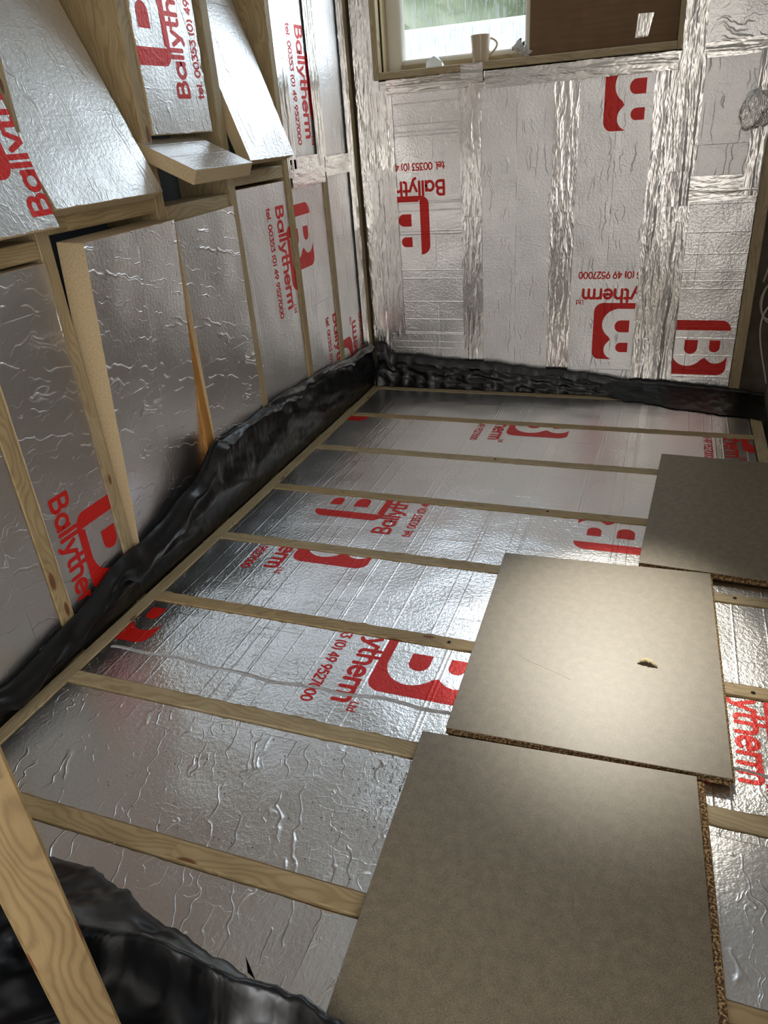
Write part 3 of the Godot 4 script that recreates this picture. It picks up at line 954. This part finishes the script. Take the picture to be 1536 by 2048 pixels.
func plastic_sheets():
	var nz := noise(3.0, 200, 3)
	var fine := noise(11.0, 201, 2)
	# along the left wall, from the outer edge of the plate up the studs, with a lip folded over
	var top := [[0.55, 0.10], [0.98, 0.085], [1.08, 0.092], [1.215, 0.108], [1.50, 0.175], [1.64, 0.195], [1.83, 0.230], [2.02, 0.325], [2.10, 0.300], [2.44, 0.300], [2.89, 0.286], [3.35, 0.240], [3.60, 0.225], [3.66, 0.235]]
	var lip := [[0.55, 0.05], [1.2, 0.07], [1.7, 0.10], [1.95, 0.03], [2.3, 0.02], [2.8, 0.05], [3.3, 0.03], [3.66, 0.05]]
	var rows := []
	var n := 260
	for i in n + 1:
		var d := lerpf(0.55, 3.612, i / float(n))
		var h := profile(top, d) + 0.008 * nz.get_noise_1d(d * 1.0)
		var row := []
		for j in 15:
			var s := j / 14.0
			var y := h * s
			var x := lerpf(-1.463, LX + 0.008, s) + 0.030 * sin(PI * s) * (0.35 + 0.65 * absf(nz.get_noise_2d(d * 0.6 + s * 0.25, s * 0.4)))
			x += 0.010 * sin(PI * minf(s * 1.4, 1.0)) * fine.get_noise_2d(d * 0.25 + s * 0.2, s * 0.2)
			var wall := LX + 0.007 + (0.004 + 0.078 * y) * smoothstep(1.50, 1.56, d) * smoothstep(2.07, 2.02, d)
			row.append(Vector3(maxf(x, wall), y + 0.002, -d))
		var wx := LX + 0.008 + (0.006 + 0.078 * h) * smoothstep(1.50, 1.56, d) * smoothstep(2.07, 2.02, d)
		var l := profile(lip, d) * (0.75 + 0.5 * nz.get_noise_1d(d * 1.2 + 40.0))
		for j in range(1, 8):
			var s := j / 7.0
			row.append(Vector3(wx + 0.012 * sin(PI * s * 0.6) + 0.030 * s * (0.7 + nz.get_noise_2d(d * 0.7, s * 0.5 + 9.0)), h + 0.008 * sin(PI * minf(1.0, s * 2.0)) - l * s * s, -d))
		rows.append(row)
	var o := thing("plastic_sheet", "black plastic damp-proof sheet creased along the foot of the left wall", "plastic sheet", "black damp-proof sheets")
	part(o, "film", sheet(rows), M.plastic)
	# along the back wall, spreading over the floor towards the right
	var topb := [[-1.46, 0.235], [-1.40, 0.225], [-1.34, 0.165], [-0.93, 0.142], [-0.514, 0.110], [-0.03, 0.066], [0.33, 0.046], [0.47, 0.03]]
	var foot := [[-1.46, -3.600], [-0.30, -3.598], [-0.10, -3.535], [0.15, -3.455], [0.30, -3.41], [0.47, -3.36]]
	rows = []
	for i in 150 + 1:
		var x := lerpf(-1.435, 0.475, i / 150.0)
		var h := profile(topb, x) + 0.006 * nz.get_noise_1d(x * 3.0 + 70.0)
		var zf := profile(foot, x) + 0.012 * nz.get_noise_1d(x * 4.0)
		var zt := BZ + 0.012
		var row := []
		for j in 17:
			var s := j / 16.0
			var a := s * PI / 2.0
			var on_floor := clampf((zf + 3.60) / 0.24, 0.0, 1.0)
			var z := lerpf(lerpf(zf, zt, s), lerpf(zf, zt, sin(a)), on_floor)
			var y := lerpf(h * s, h * (1.0 - cos(a)), on_floor) + 0.004
			z += 0.018 * sin(PI * s) * (0.5 + nz.get_noise_2d(x * 1.5, s)) * (1.0 - 0.4 * on_floor)
			y += 0.010 * absf(nz.get_noise_2d(x * 2.0 + 20.0, s * 2.0)) * sin(PI * s)
			row.append(Vector3(x, y, maxf(z, zt)))
		var l := 0.03 + 0.03 * absf(nz.get_noise_1d(x * 2.5 + 15.0))
		for j in range(1, 6):
			var s := j / 5.0
			row.append(Vector3(x, h + 0.006 * sin(PI * minf(1.0, s * 2.0)) - l * s * s + 0.004, zt + 0.004 + 0.022 * s))
		rows.append(row)
	o = thing("plastic_sheet", "black plastic damp-proof sheet along the foot of the back wall", "plastic sheet", "black damp-proof sheets")
	part(o, "film", sheet(rows), M.plastic)
	# heaped in the near left corner: its free edge lies on the nearest foil strip, folds rise towards the camera
	var edge := [[-1.40, -0.60], [-1.046, -0.660], [-0.964, -0.667], [-0.877, -0.648], [-0.746, -0.610], [-0.625, -0.587], [-0.504, -0.564], [-0.43, -0.553], [-0.36, -0.53], [-0.20, -0.46]]
	rows = []
	for i in 120 + 1:
		var x := lerpf(-1.38, -0.22, i / 120.0)
		var z0 := profile(edge, x) + 0.004 * fine.get_noise_1d(x * 2.0)
		var row := []
		var reach := profile([[-0.84, 0.46], [-0.69, -0.402 - z0], [-0.56, -0.402 - z0], [-0.47, 0.46]], x)
		for j in 41:
			var s := reach / 0.46 * j / 40.0
			var z := z0 + 0.46 * s
			var fold := profile([[-1.38, 0.24], [-0.85, 0.24], [-0.6, 0.12], [-0.36, 0.015], [-0.2, 0.01]], x)
			var d := s * 0.46 - fold * 0.55
			var y := 0.004 + 0.016 * smoothstep(0.0, 0.04, s) + 0.07 * exp(-pow(d / 0.028, 2.0)) + 0.22 * smoothstep(0.30, 1.0, s) * smoothstep(-0.3, -0.9, x) + 0.05 * smoothstep(0.02, 0.2, s)
			y += 0.012 * nz.get_noise_2d(x * 1.6, z * 1.6) * smoothstep(0.0, 0.1, s) + 0.006 * fine.get_noise_2d(x * 0.8, z)  * smoothstep(0.0, 0.1, s)
			if x > -0.47:
				y = maxf(y, 0.031)
			row.append(Vector3(x, maxf(y, 0.003), z))
		rows.append(row)
	o = thing("plastic_sheet", "black plastic damp-proof sheet heaped over the floor in the near left corner", "plastic sheet", "black damp-proof sheets")
	part(o, "film", sheet(rows), M.plastic)
	var tip := tool()
	quad(tip, [Vector3(-0.548, 0.020, -0.572), Vector3(-0.530, 0.018, -0.566), Vector3(-0.552, 0.046, -0.582), Vector3(-0.5525, 0.046, -0.582)], Vector3.BACK, [Vector2.ZERO, Vector2.ZERO, Vector2.ZERO, Vector2.ZERO])
	part(o, "torn_tip", tip.commit(), M.plastic)

# ------------------------------------------------------------------ post, cable, nails, lamp
func loose_things():
	var post := thing("timber_post", "knotty pale timber post standing at the near left", "post", "", Transform3D(Basis(UP, 1.056), Vector3(-0.610, 0.0, -0.344)))
	part(post, "shaft", box(Vector3(-0.030, 0.003, -0.04), Vector3(0.030, 2.415, 0.0), 0.003, 1, Vector2(0.31, 0.12)), M.wood3)  # post timber with its shade put into the wood colour
	# white cable hanging in the open bay at the right end of the back wall
	var path := []
	for k in 70:
		var a := TAU * k / 32.0
		path.append(Vector3(0.455 + (0.052 - 0.008 * k / 70.0) * cos(a), 0.44 + (0.088 + 0.012 * sin(k * 0.3)) * sin(a), -3.735 + 0.0006 * k))
	for k in 20:
		var s := (k + 1) / 20.0
		path.append(Vector3(0.455 + 0.03 * s - 0.05 * sin(PI * s), 0.44 - 0.10 * s - 0.28 * s * s, -3.69 - 0.02 * s))
	var cab := thing("cable_coil", "loosely coiled white cable hanging at the right end of the back wall", "cable")
	part(cab, "cable", tube(path, 0.0038, 7), M.cable)
	var up := []
	for k in 16:
		var s := k / 15.0
		up.append(Vector3(0.405 + 0.04 * s + 0.02 * sin(PI * s), 0.52 + 0.55 * s, -3.735))
	part(cab, "cable", tube(up, 0.0038, 7), M.cable)
	for a in [["nail", "shiny nail pinning the black sheet to the orange stained stud", Vector3(-1.462, 0.300, -2.05), Vector3(0.045, 0.004, -0.004)], ["nail", "thin bright pin hanging on the black sheet below the back wall tape", Vector3(-0.93, 0.115, -3.630), Vector3(0.001, -0.052, 0.004)]]:
		var nl := thing(a[0], a[1], "nail", "", Transform3D(Basis(), a[2]))
		part(nl, "shank", tube([Vector3.ZERO, a[3] * 0.5, a[3]], 0.0017, 6), M.nail)
	# work lamp above the window, out of the picture: its beam makes the round pool of light on the middle panel
	var at := Vector3(-0.12, 2.12, -3.42)
	var aim := (Vector3(-0.03, 0.0, -1.62) - at).normalized()
	var lt := Transform3D(Basis.looking_at(aim, UP), at)
	var lamp := thing("work_lamp", "round work lamp hung above the window, aimed at the floor", "lamp", "", lt)
	part(lamp, "housing", lathe([Vector2(0.0, 0.09), Vector2(0.03, 0.088), Vector2(0.045, 0.07), Vector2(0.055, 0.0), Vector2(0.050, 0.0), Vector2(0.042, 0.04)], 24), std(Color(0.1, 0.1, 0.1), 0.5), "", Transform3D(Basis(RT, PI / 2), Vector3.ZERO))
	var glow := std(Color(1, 0.96, 0.86), 0.4)
	glow.emission_enabled = true
	glow.emission = Color(1.0, 0.97, 0.90)
	glow.emission_energy_multiplier = 4.0
	part(lamp, "lamp_lens", disc(0.045, Vector3(0, 0, -0.002), Vector3.FORWARD), glow, "glowing lamp lens")
	part(lamp, "bracket", box(Vector3(-0.008, 0.0, 0.06), Vector3(0.008, 0.33, 0.075), 0.002), std(Color(0.2, 0.2, 0.2), 0.5))
	var sp := SpotLight3D.new()
	sp.name = "work_lamp_beam"
	sp.transform = lt.translated_local(Vector3(0, 0, -0.02))
	sp.spot_angle = 10.5
	sp.spot_angle_attenuation = 1.0
	sp.light_color = Color(1.0, 0.97, 0.90)
	sp.light_energy = 5.2
	sp.light_size = 0.04
	sp.spot_range = 12.0
	sp.spot_attenuation = 2.0
	sp.shadow_enabled = true
	add_child(sp)
	# brown crumbs of chipboard beside the nearest panel
	var cm := MultiMesh.new()
	cm.transform_format = MultiMesh.TRANSFORM_3D
	var cb := BoxMesh.new()
	cb.size = Vector3(1, 0.5, 0.7)
	cm.mesh = cb
	cm.instance_count = 260
	for k in 260:
		var p := Vector3(-0.47 + rng.randfn(0.0, 0.035), 0.0008, -1.0 + rng.randfn(0.0, 0.06)) if k < 170 else Vector3(rng.randf_range(-1.1, -0.45), 0.0008, rng.randf_range(-1.1, -0.79))
		p.x = minf(p.x, -0.431)
		var d := rng.randf_range(0.0008, 0.0024)
		cm.set_instance_transform(k, Transform3D(Basis(UP, rng.randf() * TAU).scaled(Vector3(d * 1.4, d, d)), p))
	var crumbs := MultiMeshInstance3D.new()
	crumbs.name = "chipboard_crumbs"
	crumbs.multimesh = cm
	crumbs.material_override = std(Color(0.30, 0.23, 0.15), 0.9)
	crumbs.set_meta("label", "dark brown chipboard crumbs on the foil beside the nearest panel")
	crumbs.set_meta("category", "crumbs")
	crumbs.set_meta("kind", "stuff")
	add_child(crumbs)
	# sawdust and crumbs of foam
	var mm := MultiMesh.new()
	mm.transform_format = MultiMesh.TRANSFORM_3D
	var bm := BoxMesh.new()
	bm.size = Vector3(1, 0.4, 0.6)
	mm.mesh = bm
	mm.instance_count = 700
	for k in 700:
		var p := Vector3.ZERO
		var j := rng.randi() % 9
		if k < 330:                                   # along the joists
			p = Vector3(rng.randf_range(PL, PR), 0.0, JOIST[j] + rng.randf_range(-0.012, 0.057))
		elif k < 520:                                 # along the left plate
			p = Vector3(PL + rng.randfn(0.0, 0.02), 0.0, rng.randf_range(-3.55, -0.7))
		else:
			p = Vector3(rng.randf_range(PL, PR), 0.0, rng.randf_range(-3.5, -0.7))
		p.y = 0.0058 if p.x > -0.43 and p.z > -2.0 and p.x < 0.2 else 0.0035
		if p.x > -0.44 and p.z > -2.9:
			p = Vector3(PL + rng.randf() * 0.9, 0.0035, p.z)
		var d := rng.randf_range(0.0008, 0.0026)
		mm.set_instance_transform(k, Transform3D(Basis(UP, rng.randf() * TAU).scaled(Vector3(d * 1.6, d, d)), p))
	var dust := MultiMeshInstance3D.new()
	dust.name = "sawdust"
	dust.multimesh = mm
	dust.material_override = std(Color(0.80, 0.72, 0.55), 0.9)
	dust.set_meta("label", "pale sawdust and foam crumbs scattered on the floor")
	dust.set_meta("category", "sawdust")
	dust.set_meta("kind", "stuff")
	add_child(dust)

# ------------------------------------------------------------------ what shows through the window
func outside():
	var gnd := thing("garden_ground", "wet grass outside the window", "ground")
	part(gnd, "lawn", box(Vector3(-14, -0.3, -16), Vector3(8, -0.24, -3.9), 0.0), solid(std(Color(0.30, 0.40, 0.20), 0.9), 1.0))
	var wall := thing("garden_wall", "white rendered garden wall seen through the wet window", "wall")
	part(wall, "render", box(Vector3(-7.0, -0.24, -7.3), Vector3(0.5, 1.97, -7.1), 0.02), solid(std(Color(0.95, 0.95, 0.94), 0.8), 1.0))
	var hedge := thing("hedge", "blurred green hedge seen through the wet window", "hedge")
	var nz := noise(0.9, 300, 4)
	var rows := []
	for i in 81:
		var row := []
		for j in 41:
			var x := lerpf(-11.0, 3.0, i / 80.0)
			var y := lerpf(-0.24, 4.2, j / 40.0)
			row.append(Vector3(x, y, -9.2 + 0.7 * nz.get_noise_2d(x, y) - 0.8 * pow(j / 40.0, 2.0)))
		rows.append(row)
	var hm := std(Color.WHITE, 0.9)
	var hn := noise(0.012, 301, 4)
	hm.albedo_texture = color_texture(256, 128, func(x: float, y: float):
		return Color(0.42, 0.48, 0.32).lerp(Color(0.62, 0.64, 0.52), clampf(0.5 + 1.1 * hn.get_noise_2d(x, y), 0.0, 1.0)))
	part(hedge, "foliage", sheet(rows), hm)
